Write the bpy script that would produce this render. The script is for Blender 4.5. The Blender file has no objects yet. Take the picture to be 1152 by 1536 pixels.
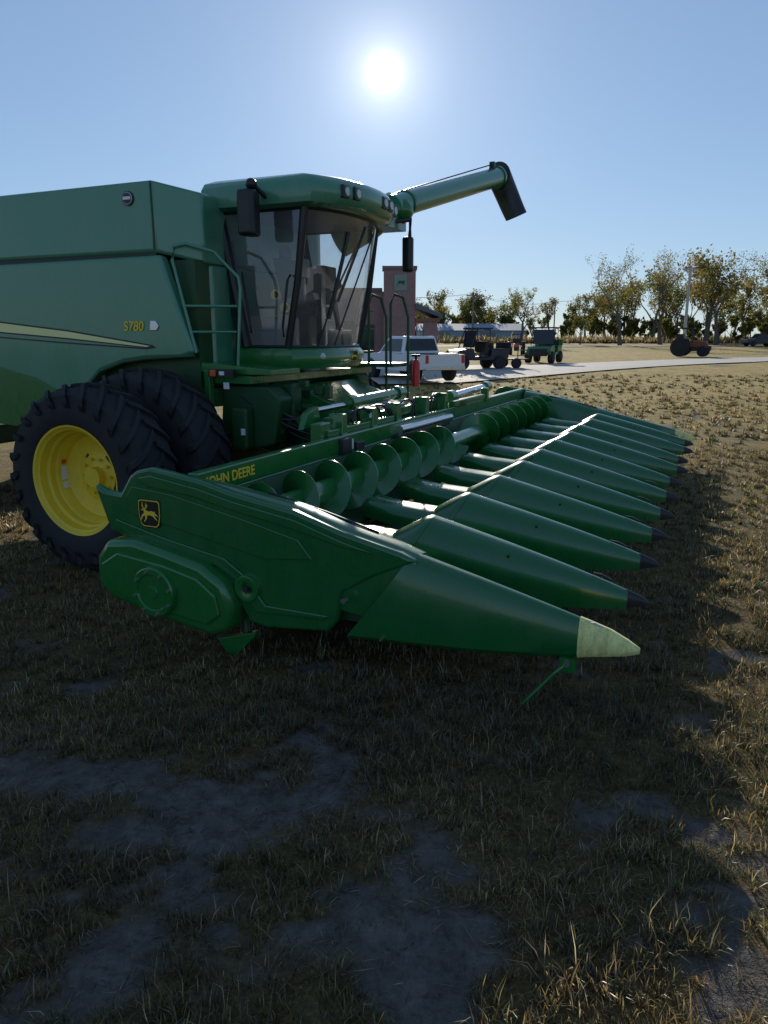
import bpy, math, random
import numpy as np
from mathutils import Vector, Matrix
random.seed(7); rng=np.random.default_rng(7)
scene=bpy.context.scene
R=math.radians
# ------------------------------------------------------------------ materials
def newmat(name):
    m=bpy.data.materials.new(name); m.use_nodes=True
    nt=m.node_tree; b=nt.nodes['Principled BSDF']; return m,nt,b
def N(nt,t,**k):
    n=nt.nodes.new(t)
    for a,v in k.items(): setattr(n,a,v)
    return n
def mat(name,col,rough=.5,metal=0,var=.25,scale=6,dust=0,dustcol=(.16,.13,.09),coat=0,bump=0,spec=.5):
    m,nt,b=newmat(name); L=nt.links.new
    tc=N(nt,'ShaderNodeTexCoord'); no=N(nt,'ShaderNodeTexNoise'); no.inputs['Scale'].default_value=scale; no.inputs['Detail'].default_value=4; no.inputs['Roughness'].default_value=.65
    L(tc.outputs['Object'],no.inputs['Vector'])
    mx=N(nt,'ShaderNodeMix',data_type='RGBA')
    mx.inputs['A'].default_value=tuple(c*(1-var) for c in col)+(1,); mx.inputs['B'].default_value=tuple(min(1,c*(1+var)) for c in col)+(1,)
    L(no.outputs['Fac'],mx.inputs['Factor']); out=mx.outputs['Result']
    rf=None
    if dust>0:
        mp=N(nt,'ShaderNodeMapping'); mp.inputs['Scale'].default_value=(1,1,.35); L(tc.outputs['Object'],mp.inputs['Vector'])
        n2=N(nt,'ShaderNodeTexNoise'); n2.inputs['Scale'].default_value=scale*.9; n2.inputs['Detail'].default_value=6; n2.inputs['Roughness'].default_value=.75
        L(mp.outputs[0],n2.inputs['Vector'])
        mr=N(nt,'ShaderNodeMapRange'); mr.inputs['From Min'].default_value=.42; mr.inputs['From Max'].default_value=.75; mr.inputs['To Max'].default_value=dust
        L(n2.outputs['Fac'],mr.inputs['Value'])
        m2=N(nt,'ShaderNodeMix',data_type='RGBA'); L(mr.outputs[0],m2.inputs['Factor']); L(out,m2.inputs['A']); m2.inputs['B'].default_value=dustcol+(1,)
        out=m2.outputs['Result']; rf=mr.outputs[0]
    L(out,b.inputs['Base Color'])
    r=N(nt,'ShaderNodeMapRange'); r.inputs['To Min'].default_value=max(.02,rough*.8); r.inputs['To Max'].default_value=min(1,rough*1.25); L(no.outputs['Fac'],r.inputs['Value'])
    ro=r.outputs[0]
    if rf is not None:
        ad=N(nt,'ShaderNodeMath',operation='MULTIPLY_ADD'); L(rf,ad.inputs[0]); ad.inputs[1].default_value=.3; L(ro,ad.inputs[2]); ro=ad.outputs[0]
    L(ro,b.inputs['Roughness'])
    b.inputs['Metallic'].default_value=metal; b.inputs['Coat Weight'].default_value=coat; b.inputs['Coat Roughness'].default_value=.10
    b.inputs['Specular IOR Level'].default_value=spec
    if bump:
        bm=N(nt,'ShaderNodeBump'); bm.inputs['Strength'].default_value=bump; bm.inputs['Distance'].default_value=.02; L(no.outputs['Fac'],bm.inputs['Height']); L(bm.outputs[0],b.inputs['Normal'])
    return m
GREEN=mat('green_paint',(.009,.145,.026),.26,var=.12,dust=.35,scale=5,dustcol=(.05,.13,.05),coat=.6)
POLY=mat('green_poly',(.005,.115,.024),.26,var=.1,dust=.40,scale=6,dustcol=(.03,.12,.045),coat=.5,spec=.6)
GREEND=mat('green_dark',(.008,.065,.018),.45,var=.3,dust=.5,dustcol=(.05,.065,.03))
BODY=mat('body_green_hazed',(.055,.24,.135),.28,var=.05,dust=.6,scale=2.2,dustcol=(.16,.28,.20),coat=.6)  # machine green lightened in the colour for lens haze and sky reflection
YEL=mat('yellow_paint',(.85,.60,.03),.45,var=.1,dust=.3,scale=9,dustcol=(.45,.36,.12))
PALEY=mat('stripe_yellow_vinyl',(.85,.80,.36),.4,var=.05)
YTIP=mat('yellow_tip',(.85,.82,.30),.5,var=.2,dust=.8,scale=26,dustcol=(.25,.24,.12))
RUB=mat('rubber',(.016,.016,.019),.75,var=.4,dust=.35,dustcol=(.06,.052,.045),bump=.2,scale=14)
BLK=mat('black_plastic',(.012,.012,.014),.40,var=.3)
MATT=mat('black_cable',(.03,.03,.03),1.0,var=.1,spec=.05)
STEEL=mat('worn_steel',(.45,.46,.47),.3,metal=.9,var=.3,scale=12)
DKST=mat('dark_steel',(.06,.06,.06),.45,metal=.6,var=.4)
GREY=mat('grey_plastic',(.18,.19,.2),.5)
WHITE=mat('white_paint',(.75,.76,.78),.35,var=.05,coat=.3)
RED=mat('red_paint',(.6,.02,.02),.35)
ORG=mat('orange_paint',(.6,.10,.02),.4)
SEAT=mat('seat_fabric',(.10,.10,.085),.8)
TAN=mat('interior_trim',(.36,.35,.33),.7)
CHROME=mat('silver_trim',(.6,.6,.62),.25,metal=1,var=.1)
BRICK0=mat('red_brick_plain',(.28,.11,.09),.85)
ASPH=mat('concrete_lot',(.40,.38,.35),.85,var=.22,scale=.6,bump=.1)
ROOFM=mat('roof_metal',(.10,.12,.14),.5)
BLUEM=mat('blue_metal_siding',(.25,.33,.42),.5,var=.08)
WOOD=mat('pole_wood',(.20,.16,.13),.9,scale=3,spec=.1)
BARK=mat('bark',(.13,.11,.09),.95,scale=3,spec=.1)
def brickmat():
    m,nt,b=newmat('brick'); L=nt.links.new
    tc=N(nt,'ShaderNodeTexCoord'); mp=N(nt,'ShaderNodeMapping'); mp.inputs['Rotation'].default_value=(R(90),0,0)
    br=N(nt,'ShaderNodeTexBrick'); br.inputs['Scale'].default_value=4; br.inputs['Color1'].default_value=(.34,.15,.12,1); br.inputs['Color2'].default_value=(.22,.10,.09,1); br.inputs['Mortar'].default_value=(.38,.34,.32,1)
    L(tc.outputs['Object'],mp.inputs['Vector']); L(mp.outputs[0],br.inputs['Vector']); L(br.outputs['Color'],b.inputs['Base Color']); b.inputs['Roughness'].default_value=.9
    return m
BRICK=brickmat()
def glassmat(name,tint,refl=.25):
    m,nt,b=newmat(name); L=nt.links.new; nt.nodes.remove(b); o=nt.nodes['Material Output']
    tr=N(nt,'ShaderNodeBsdfTransparent'); tr.inputs[0].default_value=tint+(1,)
    gl=N(nt,'ShaderNodeBsdfGlossy'); gl.inputs['Roughness'].default_value=.03; gl.inputs['Color'].default_value=(.88,.92,1,1)
    df=N(nt,'ShaderNodeBsdfDiffuse'); df.inputs[0].default_value=(.55,.55,.64,1)  # lavender light haze put into the glass as a pale milky layer
    dt=N(nt,'ShaderNodeBsdfTranslucent'); dt.inputs[0].default_value=(.55,.55,.64,1); dd=N(nt,'ShaderNodeMixShader'); L(df.outputs[0],dd.inputs[1]); L(dt.outputs[0],dd.inputs[2])
    lw=N(nt,'ShaderNodeLayerWeight'); lw.inputs[0].default_value=refl
    mx=N(nt,'ShaderNodeMixShader'); L(lw.outputs['Fresnel'],mx.inputs[0]); L(tr.outputs[0],mx.inputs[1]); L(gl.outputs[0],mx.inputs[2])
    tc=N(nt,'ShaderNodeTexCoord'); no=N(nt,'ShaderNodeTexNoise'); no.inputs['Scale'].default_value=2.5; no.inputs['Detail'].default_value=4; L(tc.outputs['Object'],no.inputs['Vector'])
    mr=N(nt,'ShaderNodeMapRange'); mr.inputs['From Min'].default_value=.3; mr.inputs['From Max'].default_value=.8; mr.inputs['To Min'].default_value=.07; mr.inputs['To Max'].default_value=.26; L(no.outputs[0],mr.inputs[0])
    m2=N(nt,'ShaderNodeMixShader'); L(mr.outputs[0],m2.inputs[0]); L(mx.outputs[0],m2.inputs[1]); L(dd.outputs[0],m2.inputs[2])
    L(m2.outputs[0],o.inputs[0]); return m
GLASS=glassmat('cab_glass',(.85,.90,.93),.45)
DGLASS=mat('dark_window',(.02,.025,.03),.08,var=.1)
LAMP=mat('lamp_lens',(.55,.55,.5),.15,var=.3)
# ------------------------------------------------------------------ mesh helpers
def empty(name,loc=(0,0,0),rz=0,parent=None):
    e=bpy.data.objects.new(name,None); scene.collection.objects.link(e); e.location=loc; e.rotation_euler=(0,0,rz); e.parent=parent; e.empty_display_size=.3; return e
import bmesh
def obj(name,verts,faces,m,parent=None,smooth=False,bevel=0,loc=(0,0,0),rot=(0,0,0),autos=None):
    me=bpy.data.meshes.new(name); me.from_pydata([tuple(float(c) for c in v) for v in verts],[],faces); me.validate()
    bm=bmesh.new(); bm.from_mesh(me); bmesh.ops.recalc_face_normals(bm,faces=bm.faces); bm.to_mesh(me); bm.free()
    me.materials.append(m)
    o=bpy.data.objects.new(name,me); scene.collection.objects.link(o); o.parent=parent; o.location=loc; o.rotation_euler=rot
    if smooth or autos is not None:
        me.polygons.foreach_set('use_smooth',[True]*len(me.polygons))
        if autos is not None: me.set_sharp_from_angle(angle=R(autos))
    if bevel:
        md=o.modifiers.new('b','BEVEL'); md.width=bevel; md.segments=3; md.limit_method='ANGLE'; md.angle_limit=R(35)
    return o
class B:
    def __init__(s): s.v=[]; s.f=[]
    def add(s,v,f):
        n=len(s.v); s.v+= [tuple(x) for x in v]; s.f+=[tuple(i+n for i in q) for q in f]; return s
    def box(s,x0,x1,y0,y1,z0,z1):
        v=[(x,y,z) for z in(z0,z1) for y in(y0,y1) for x in(x0,x1)]
        return s.add(v,[(0,2,3,1),(4,5,7,6),(0,1,5,4),(2,6,7,3),(0,4,6,2),(1,3,7,5)])
    def prism(s,poly,y0,y1):
        n=len(poly); v=[(x,y0,z) for x,z in poly]+[(x,y1,z) for x,z in poly]
        return s.add(v,[tuple(range(n)),tuple(range(2*n-1,n-1,-1))]+[(i,i+n,(i+1)%n+n,(i+1)%n) for i in range(n)])
    def prismx(s,poly,x0,x1):
        n=len(poly); v=[(x0,y,z) for y,z in poly]+[(x1,y,z) for y,z in poly]
        return s.add(v,[tuple(range(n)),tuple(range(2*n-1,n-1,-1))]+[(i,i+n,(i+1)%n+n,(i+1)%n) for i in range(n)])
    def prismz(s,poly,z0,z1):
        n=len(poly); v=[(x,y,z0) for x,y in poly]+[(x,y,z1) for x,y in poly]
        return s.add(v,[tuple(range(n)),tuple(range(2*n-1,n-1,-1))]+[(i,i+n,(i+1)%n+n,(i+1)%n) for i in range(n)])
    def tube(s,pts,r,n=10,cap=True):
        pts=[Vector(p) for p in pts]; rs=r if isinstance(r,(list,tuple)) else [r]*len(pts); V=[]; F=[]
        up=Vector((0,0,1))
        for i,p in enumerate(pts):
            d=(pts[min(i+1,len(pts)-1)]-pts[max(i-1,0)]).normalized()
            u=d.cross(up) if abs(d.z)<.95 else d.cross(Vector((1,0,0)))
            u.normalize(); w=d.cross(u)
            for k in range(n):
                a=2*math.pi*k/n; V.append(p+rs[i]*(math.cos(a)*u+math.sin(a)*w))
        for i in range(len(pts)-1):
            for k in range(n): F.append((i*n+k,i*n+(k+1)%n,(i+1)*n+(k+1)%n,(i+1)*n+k))
        if cap: F.append(tuple(range(n))); F.append(tuple((len(pts)-1)*n+k for k in range(n)))
        return s.add(V,F)
    def loft(s,rings,closed=True,cap=True):
        n=len(rings[0]); V=[p for r in rings for p in r]; F=[]
        for i in range(len(rings)-1):
            for k in range(n if closed else n-1): F.append((i*n+k,i*n+(k+1)%n,(i+1)*n+(k+1)%n,(i+1)*n+k))
        if cap and closed: F.append(tuple(range(n))); F.append(tuple((len(rings)-1)*n+k for k in range(n)))
        return s.add(V,F)
    def lathe(s,prof,c,n=48):
        V=[];F=[];m=len(prof)
        for k in range(n):
            a=2*math.pi*k/n
            for y,r in prof: V.append((c[0]+r*math.cos(a),c[1]+y,c[2]+r*math.sin(a)))
        for k in range(n):
            for j in range(m-1):
                F.append((k*m+j,k*m+(j+1)%m,((k+1)%n)*m+(j+1)%m,((k+1)%n)*m+j))
        return s.add(V,F)
    def sphere(s,c,r,sc=(1,1,1),n=12):
        rings=[]
        for i in range(1,n//2+1):
            t=math.pi*i/(n//2+1); rings.append([(c[0]+r*sc[0]*math.sin(t)*math.cos(2*math.pi*k/n),c[1]+r*sc[1]*math.sin(t)*math.sin(2*math.pi*k/n),c[2]+r*sc[2]*math.cos(t)) for k in range(n)])
        return s.loft(rings)
    def out(s,name,m,parent=None,**k): return obj(name,s.v,s.f,m,parent,**k)
def text(name,body,size,loc,parent,m,rot=(R(90),0,0),ext=.002,shear=0):
    cu=bpy.data.curves.new(name,'FONT'); cu.body=body; cu.size=size; cu.extrude=ext; cu.shear=shear; cu.offset=size*.015
    o=bpy.data.objects.new(name,cu); scene.collection.objects.link(o); o.parent=parent; o.location=loc; o.rotation_euler=rot; cu.materials.append(m); return o
# ------------------------------------------------------------------ noise / terrain
perm=rng.random((256,256))
def vnoise(x,y):
    xi=np.floor(x).astype(int); yi=np.floor(y).astype(int); fx=x-xi; fy=y-yi; fx=fx*fx*(3-2*fx); fy=fy*fy*(3-2*fy)
    a=perm[xi%256,yi%256]; b=perm[(xi+1)%256,yi%256]; c=perm[xi%256,(yi+1)%256]; d=perm[(xi+1)%256,(yi+1)%256]
    return (a*(1-fx)+b*fx)*(1-fy)+(c*(1-fx)+d*fx)*fy
def fbm(x,y,o=4):
    s=0;a=.5;t=0
    for i in range(o): s=s+a*vnoise(x*2**i+17.3*i,y*2**i+5.1*i); t+=a; a*=.55
    return s/t
def sst(x,a,b):
    t=np.clip((x-a)/(b-a),0,1); return t*t*(3-2*t)
CA,SA=math.cos(R(24)),math.sin(R(24)); OX,OY=1.394,3.743
def terr(x,y):
    x=np.asarray(x,float); y=np.asarray(y,float)
    la=CA*(x-OX)-SA*(y-OY)
    dip=-.2*sst(-la,1.0,4.5)*(1-sst(np.hypot(x,y),20,32))
    return .4*sst(y,22,44)+.6*sst(y,75,135)+dip+(fbm(x*.9+40,y*.9+40,3)-.5)*.07+(fbm(x*5+9,y*5,3)-.5)*.025*(y<14)
def cover(x,y):
    n=fbm(x*1.9+3.7,y*2.6+11.2,5)+.16*(fbm(x*9,y*9,2)-.5)
    near=1-sst(np.asarray(y,float),2.8,4.4)
    thr=.27+.165*near
    return sst(n,thr-.05,thr+.06)
def axis(lo,hi,fine_lo,fine_hi,st,g=1.09):
    a=list(np.arange(fine_lo,fine_hi,st)); x=fine_hi; d=st
    while x<hi: a.append(x); d*=g; x+=d
    a.append(hi); b=[]; x=fine_lo; d=st
    while x>lo: d*=g; x-=d; b.append(x)
    return np.array(b[::-1]+a)
xs=axis(-1500,1500,-4.5,6,.05); ys=axis(-40,3000,.5,9,.05,1.06)
X,Y=np.meshgrid(xs,ys); Z=terr(X,Y); nx,ny=len(xs),len(ys)
me=bpy.data.meshes.new('ground'); V=np.stack([X,Y,Z],-1).reshape(-1,3)
i=np.arange(nx*ny).reshape(ny,nx); F=np.stack([i[:-1,:-1],i[:-1,1:],i[1:,1:],i[1:,:-1]],-1).reshape(-1,4)
me.vertices.add(len(V)); me.vertices.foreach_set('co',V.ravel()); me.loops.add(F.size); me.loops.foreach_set('vertex_index',F.ravel().astype(np.int32))
me.polygons.add(len(F)); me.polygons.foreach_set('loop_start',np.arange(0,F.size,4,dtype=np.int32)); me.update(calc_edges=True)
me.polygons.foreach_set('use_smooth',np.ones(len(F),bool))
at=me.attributes.new('cover','FLOAT','POINT'); at.data.foreach_set('value',cover(X,Y).ravel())
ground=bpy.data.objects.new('ground',me); scene.collection.objects.link(ground)
def groundmat():
    m,nt,b=newmat('turf'); L=nt.links.new
    geo=N(nt,'ShaderNodeNewGeometry'); at=N(nt,'ShaderNodeAttribute',attribute_name='cover')
    def noise(sc,d=6,r=.6):
        n=N(nt,'ShaderNodeTexNoise'); n.inputs['Scale'].default_value=sc; n.inputs['Detail'].default_value=d; n.inputs['Roughness'].default_value=r; L(geo.outputs['Position'],n.inputs['Vector']); return n
    n1=noise(38,4,.75); n2=noise(.35,5,.7); n3=noise(7,6,.8); n4=noise(2.2,6,.8)
    def ramp(n,cols,pos):
        r=N(nt,'ShaderNodeValToRGB'); L(n.outputs['Fac'],r.inputs[0]); e=r.color_ramp.elements
        e[0].position=pos[0]; e[0].color=cols[0]+(1,); e[1].position=pos[-1]; e[1].color=cols[-1]+(1,)
        for p,c in list(zip(pos,cols))[1:-1]: q=e.new(p); q.color=c+(1,)
        return r
    gr=ramp(n1,[(.02,.014,.008),(.07,.05,.022),(.22,.15,.06)],[.3,.52,.75])  # thatch under the blades darkened, shade painted into its colour
    big=ramp(n2,[(.34,.29,.09),(.50,.36,.13),(.27,.24,.075)],[.35,.5,.68])
    fine=ramp(n4,[(.40,.42,.42),(1,1,1),(1.35,1.3,1.15)],[.35,.5,.65])
    bm_=N(nt,'ShaderNodeMix',data_type='RGBA',blend_type='MULTIPLY'); bm_.inputs['Factor'].default_value=1; L(big.outputs[0],bm_.inputs['A']); L(fine.outputs[0],bm_.inputs['B'])
    sep=N(nt,'ShaderNodeSeparateXYZ'); L(geo.outputs['Position'],sep.inputs[0])
    mr=N(nt,'ShaderNodeMapRange'); mr.inputs['From Min'].default_value=6; mr.inputs['From Max'].default_value=26; mr.inputs['To Min'].default_value=.10; mr.inputs['To Max'].default_value=.8; L(sep.outputs[1],mr.inputs[0])
    mA=N(nt,'ShaderNodeMix',data_type='RGBA'); L(mr.outputs[0],mA.inputs['Factor']); L(gr.outputs[0],mA.inputs['A']); L(bm_.outputs['Result'],mA.inputs['B'])
    so=ramp(n3,[(.05,.045,.042),(.115,.102,.092),(.20,.178,.158)],[.3,.5,.75])
    mB=N(nt,'ShaderNodeMix',data_type='RGBA'); L(at.outputs['Fac'],mB.inputs['Factor']); L(so.outputs[0],mB.inputs['A']); L(mA.outputs['Result'],mB.inputs['B'])
    L(mB.outputs['Result'],b.inputs['Base Color']); b.inputs['Roughness'].default_value=.95; b.inputs['Specular IOR Level'].default_value=.15
    bp=N(nt,'ShaderNodeBump'); bp.inputs['Strength'].default_value=1; bp.inputs['Distance'].default_value=.05; L(n3.outputs['Fac'],bp.inputs['Height']); L(bp.outputs[0],b.inputs['Normal'])
    return m
me.materials.append(groundmat())
def blademat(name,trans=.45):
    m,nt,b=newmat(name); L=nt.links.new; o=nt.nodes['Material Output']; nt.nodes.remove(b)
    at=N(nt,'ShaderNodeAttribute',attribute_name='col'); d=N(nt,'ShaderNodeBsdfDiffuse')
    L(at.outputs['Color'],d.inputs[0]); t=N(nt,'ShaderNodeBsdfTranslucent'); L(at.outputs['Color'],t.inputs[0])
    mx=N(nt,'ShaderNodeMixShader'); mx.inputs[0].default_value=trans; L(d.outputs[0],mx.inputs[1]); L(t.outputs[0],mx.inputs[2])
    g=N(nt,'ShaderNodeBsdfGlossy'); g.inputs['Roughness'].default_value=.4; g.inputs[0].default_value=(.8,.8,.8,1); m2=N(nt,'ShaderNodeMixShader'); m2.inputs[0].default_value=.06; L(mx.outputs[0],m2.inputs[1]); L(g.outputs[0],m2.inputs[2])
    L(m2.outputs[0],o.inputs[0]); return m
BLADE=blademat('dry_grass_blade',.66)
def blades(name,zones,material=BLADE,gain=1.0):
    P=[];Hh=[];W=[];CV=[]
    for (x0,x1,y0,y1,dens,h,w) in zones:
        n=int((x1-x0)*(y1-y0)*dens)
        nc=max(10,n//18); cx=rng.uniform(x0,x1,nc); cy=rng.uniform(y0,y1,nc); ch=rng.uniform(.55,1.4,nc)
        k=rng.integers(0,nc,n); sd=.018+.35*w*4
        x=cx[k]+rng.normal(0,sd,n); y=cy[k]+rng.normal(0,sd,n)
        cv=cover(x,y); keep=rng.random(n)<(.08+.92*cv*(.4+.6*sst(fbm(x*2.3+50,y*2.3,3),.3,.6)))
        hh=(h*rng.gamma(6,.167,n)*ch[k])[keep]
        x=x[keep];y=y[keep]; P.append(np.stack([x,y],1)); Hh.append(hh); W.append(w*rng.uniform(.6,1.3,len(x))); CV.append(cv[keep])
    P=np.concatenate(P);h=np.concatenate(Hh);w=np.concatenate(W);CV=np.concatenate(CV);n=len(P)
    z=terr(P[:,0],P[:,1])-.005
    az=rng.uniform(0,2*np.pi,n); lean=rng.uniform(.2,1.4,n)
    lit=CV<.4
    dx,dy=np.cos(az),np.sin(az); tw=az+np.pi/2+rng.normal(0,.5,n); wx,wy=np.cos(tw)*w,np.sin(tw)*w
    v=np.zeros((n,5,3)); base=np.stack([P[:,0],P[:,1],z+np.where(lit,.009,0)],1)
    mh=h*.55*np.cos(lean*.5); mo=h*.55*np.sin(lean*.5); th=mh+h*.45*np.cos(lean*1.15); to=mo+h*.45*np.sin(lean*1.15)
    mh=np.where(lit,.004,mh); th=np.where(lit,rng.uniform(0,.012,n),th); mo=np.where(lit,h*.5,mo); to=np.where(lit,h*.95,to)
    v[:,0]=base-np.stack([wx,wy,0*w],1); v[:,1]=base+np.stack([wx,wy,0*w],1)
    mid=base+np.stack([dx*mo,dy*mo,mh],1); v[:,2]=mid+.8*np.stack([wx,wy,0*w],1); v[:,3]=mid-.8*np.stack([wx,wy,0*w],1)
    v[:,4]=base+np.stack([dx*to,dy*to,th],1)
    me=bpy.data.meshes.new(name); me.vertices.add(n*5); me.vertices.foreach_set('co',v.ravel())
    off=(np.arange(n)*5)[:,None]; L=np.concatenate([off+np.array([0,1,2,3]),off+np.array([3,2,4])],1).astype(np.int32)
    me.loops.add(L.size); me.loops.foreach_set('vertex_index',L.ravel())
    st=np.stack([np.arange(n)*7,np.arange(n)*7+4],1).astype(np.int32).ravel(); me.polygons.add(2*n); me.polygons.foreach_set('loop_start',st); me.update(calc_edges=True)
    pal=np.array([(.52,.37,.15),(.28,.19,.08),(.12,.085,.04),(.20,.20,.065),(.70,.57,.34),(.085,.12,.04)])
    pr=np.array([.24,.25,.22,.10,.08,.11]); k=rng.choice(6,n,p=pr)
    gpatch=fbm(P[:,0]*.6+80,P[:,1]*.6+30,3); sw=(gpatch>.56)&(rng.random(n)<.4); k=np.where(sw,np.where(rng.random(n)<.5,3,5),k)
    c=pal[k]*rng.uniform(.6,1.2,(n,1))
    tone=fbm(P[:,0]*.8,P[:,1]*.8,3)[:,None]; c=np.clip(c*(.35+1.25*tone)*gain,0,.85)
    cc=np.ones((n,5,4)); cc[:,:,:3]=c[:,None,:]; cc[:,:2,:3]*=.25; cc[:,2:4,:3]*=.85  # roots darkened in the blade colour to stand for shade low in the grass
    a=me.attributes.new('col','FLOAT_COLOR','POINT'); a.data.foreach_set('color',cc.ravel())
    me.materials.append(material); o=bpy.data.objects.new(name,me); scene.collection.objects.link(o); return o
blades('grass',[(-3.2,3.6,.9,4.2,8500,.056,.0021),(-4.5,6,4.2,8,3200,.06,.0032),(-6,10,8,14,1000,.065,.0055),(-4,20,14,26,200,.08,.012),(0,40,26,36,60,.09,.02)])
# ------------------------------------------------------------------ HEADER
hd=empty('corn_header',(OX,OY,0),-R(24)); cb=empty('combine_harvester',(OX,OY,0),-R(24))
panel=[(-3.80,1.06),(-3.70,1.02),(-3.56,1.01),(-3.46,1.15),(-3.40,1.19),(-3.27,1.22),(-2.85,1.16),(-2.61,1.10),(-2.13,1.02),(-1.80,.92),(-1.40,.83),(-1.29,.79),(-1.57,.66),(-1.79,.53),(-1.83,.33),(-1.90,.24),(-2.37,.19),(-2.50,.21),(-2.56,.30),(-2.73,.53),(-3.18,.62),(-3.68,.73)]
def end_unit(b,sg,tag):
    pr=lambda poly,y0,y1: B().prism(poly,b+sg*y0,b+sg*y1)
    pr(panel,-.05,.03).out('end_panel_'+tag,POLY,hd,bevel=.022,autos=50)
    pr([(-3.38,1.145),(-3.26,1.17),(-2.86,1.11),(-2.6,1.05),(-2.12,.97),(-1.8,.87),(-1.55,.81),(-1.8,.83),(-2.15,.91),(-2.62,.99),(-2.9,1.05),(-3.3,1.09)],-.068,-.05).out('panel_rib_'+tag,POLY,hd,bevel=.008)
    pr([(-3.62,.76),(-3.2,.67),(-2.72,.58),(-2.58,.50),(-2.44,.30),(-1.92,.33),(-1.88,.36),(-2.36,.36),(-2.52,.55),(-2.68,.65),(-3.2,.74),(-3.6,.83)],-.07,-.05).out('panel_rib_lower_'+tag,POLY,hd,bevel=.008)
    pr([(-3.5,1.0),(-3.44,1.08),(-3.1,1.05),(-2.5,.93),(-2.1,.84),(-2.0,.72),(-2.35,.68),(-3.0,.80),(-3.45,.88)],-.062,-.05).out('panel_field_'+tag,POLY,hd,bevel=.008)
    g=[(-3.72,.56),(-3.62,.69),(-3.38,.72),(-3.09,.67),(-2.81,.61),(-2.62,.50),(-2.56,.34),(-2.60,.17),(-2.74,.11),(-3.19,.17),(-3.60,.26),(-3.73,.35)]
    pr(g,-.17,.1).out('gearcase_cover_'+tag,GREEN,hd,bevel=.045,autos=60)
    g2=[(-3.66,.52),(-3.5,.62),(-3.1,.58),(-2.82,.52),(-2.68,.42),(-2.65,.28),(-2.76,.2),(-3.2,.25),(-3.58,.33)]
    pr(g2,-.19,-.165).out('gearcase_relief_'+tag,GREEN,hd,bevel=.015)
    q=lambda l:[(sg*y,r) for y,r in l]
    B().lathe(q([(-.035,.0001),(-.035,.04),(-.026,.045),(-.026,.125),(-.035,.132),(-.035,.168),(-.025,.178),(.02,.18)]),(-3.17,b-sg*.20,.385)).out('round_cover_'+tag,GREEN,hd,autos=35)
    bb=B()
    for k in range(8):
        a=2*math.pi*(k+.3)/8; x=-3.17+.150*math.cos(a); z=.385+.150*math.sin(a)
        bb.tube([(x,b-sg*.23,z),(x,b-sg*.248,z)],.012,6)
    bb.out('cover_bolts_'+tag,STEEL,hd)
    B().lathe(q([(-.005,.0001),(-.005,.045),(-.022,.075),(-.018,.090),(.02,.098)]),(-2.50,b-sg*.065,.46),n=32).out('recess_ring_'+tag,GREEN,hd,autos=45)
    B().tube([(-2.5,b-sg*.06,.46),(-2.5,b-sg*.095,.46)],.02,8).out('recess_bolt_'+tag,DKST,hd)
    pr([(-2.82,.02),(-2.5,.12),(-2.5,.09),(-2.68,-.10),(-2.74,-.08)],.0,.06).out('skid_foot_'+tag,GREEN,hd,bevel=.005)
    B().tube([(-2.6,b+sg*.06,.05),(-2.65,b+sg*.10,.3)],.03,8).out('skid_post_'+tag,GREEND,hd)
    prof=[(-2.9,1.14,.6,.24),(-2.61,1.10,.55,.27),(-2.13,1.02,.45,.3),(-1.80,.925,.4,.30),(-1.45,.845,.36,.28),(-1.30,.80,.34,.26)]
    rings=[]
    for a,top,bot,wd in prof:
        rings.append([(a,b+sg*y,z) for y,z in [(-.03,bot),(-.04,top-.07),(-.03,top-.02),(.02,top+.004),(wd*.3,top+.012),(wd*.55,top-.002),(wd*.85,top-.045),(wd,top-.12),(wd+.02,bot+.02)]])
    B().loft(rings).out('divider_hood_'+tag,POLY,hd,autos=40)
    B().tube([(-2.45,b+sg*.16,1.078),(-2.0,b+sg*.15,.985),(-1.62,b+sg*.13,.895)],.008,6).out('hood_seam_'+tag,BLK,hd)
    def secs(t,e):
        a=-1.34*t; top=.44+.38*t**.92+.035*(1-t)*min(1,t*8)+e; bot=.41-.17*t**.8-e+(.02*(1-t*4) if t<.25 else 0); wo=-.012-.075*t**.7-e; wi=.03+.22*t+e
        if t==0: wo=-.01;wi=.01;top=.447;bot=.43
        sh=lambda z: -.42*t*max(0,(top-z)/(top-bot))**1.1*float(sst(np.array(t),.55,1.0))
        sec=[(wo+.03*min(1,t*6),bot-.01),(wo,bot+.02*min(1,t*5)),(wo-.004,bot+(top-bot)*.35),(wo*.97,bot+(top-bot)*.55),(wo*.8,bot+(top-bot)*.75),(wo*.45,bot+(top-bot)*.91),(.0,top-.012*t),(.05*t+.005,top),(wi*.4,top-.012*t),(wi*.6,top-.04*t),(wi*.85,top-.1*t),(wi,bot+(top-bot)*.4),(wi,bot)]
        return [(a+sh(z),b+sg*y,z) for y,z in sec]
    B().loft([secs(float(t),0) for t in np.linspace(1,.2,14)]).out('divider_cone_'+tag,POLY,hd,autos=42)
    B().loft([secs(t,.004) for t in [.245,.2,.12,.05,.0]]).out('divider_tip_'+tag,YTIP,hd,autos=42)
    bb=B(); bb.tube([(-1.75,b-sg*.08,.50),(-1.75,b-sg*.125,.50)],.018,8); bb.tube([(-1.5,b-sg*.06,.28),(-1.5,b-sg*.115,.28)],.01,8)
    bb.tube([(-.31,b,.545),(-.25,b,.553),(-.2,b,.535)],.006,6); bb.out('divider_fasteners_'+tag,STEEL,hd)
end_unit(0,1,'near'); BF=9.46; end_unit(BF,-1,'far')
bb=B(); bb.tube([(-.35,-.03,.33),(-.44,-.07,.25),(-.62,-.1,.02)],.011,8); bb.box(-.42,-.33,-.05,-.02,.26,.34); bb.out('crop_rod',GREEN,hd)
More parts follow.
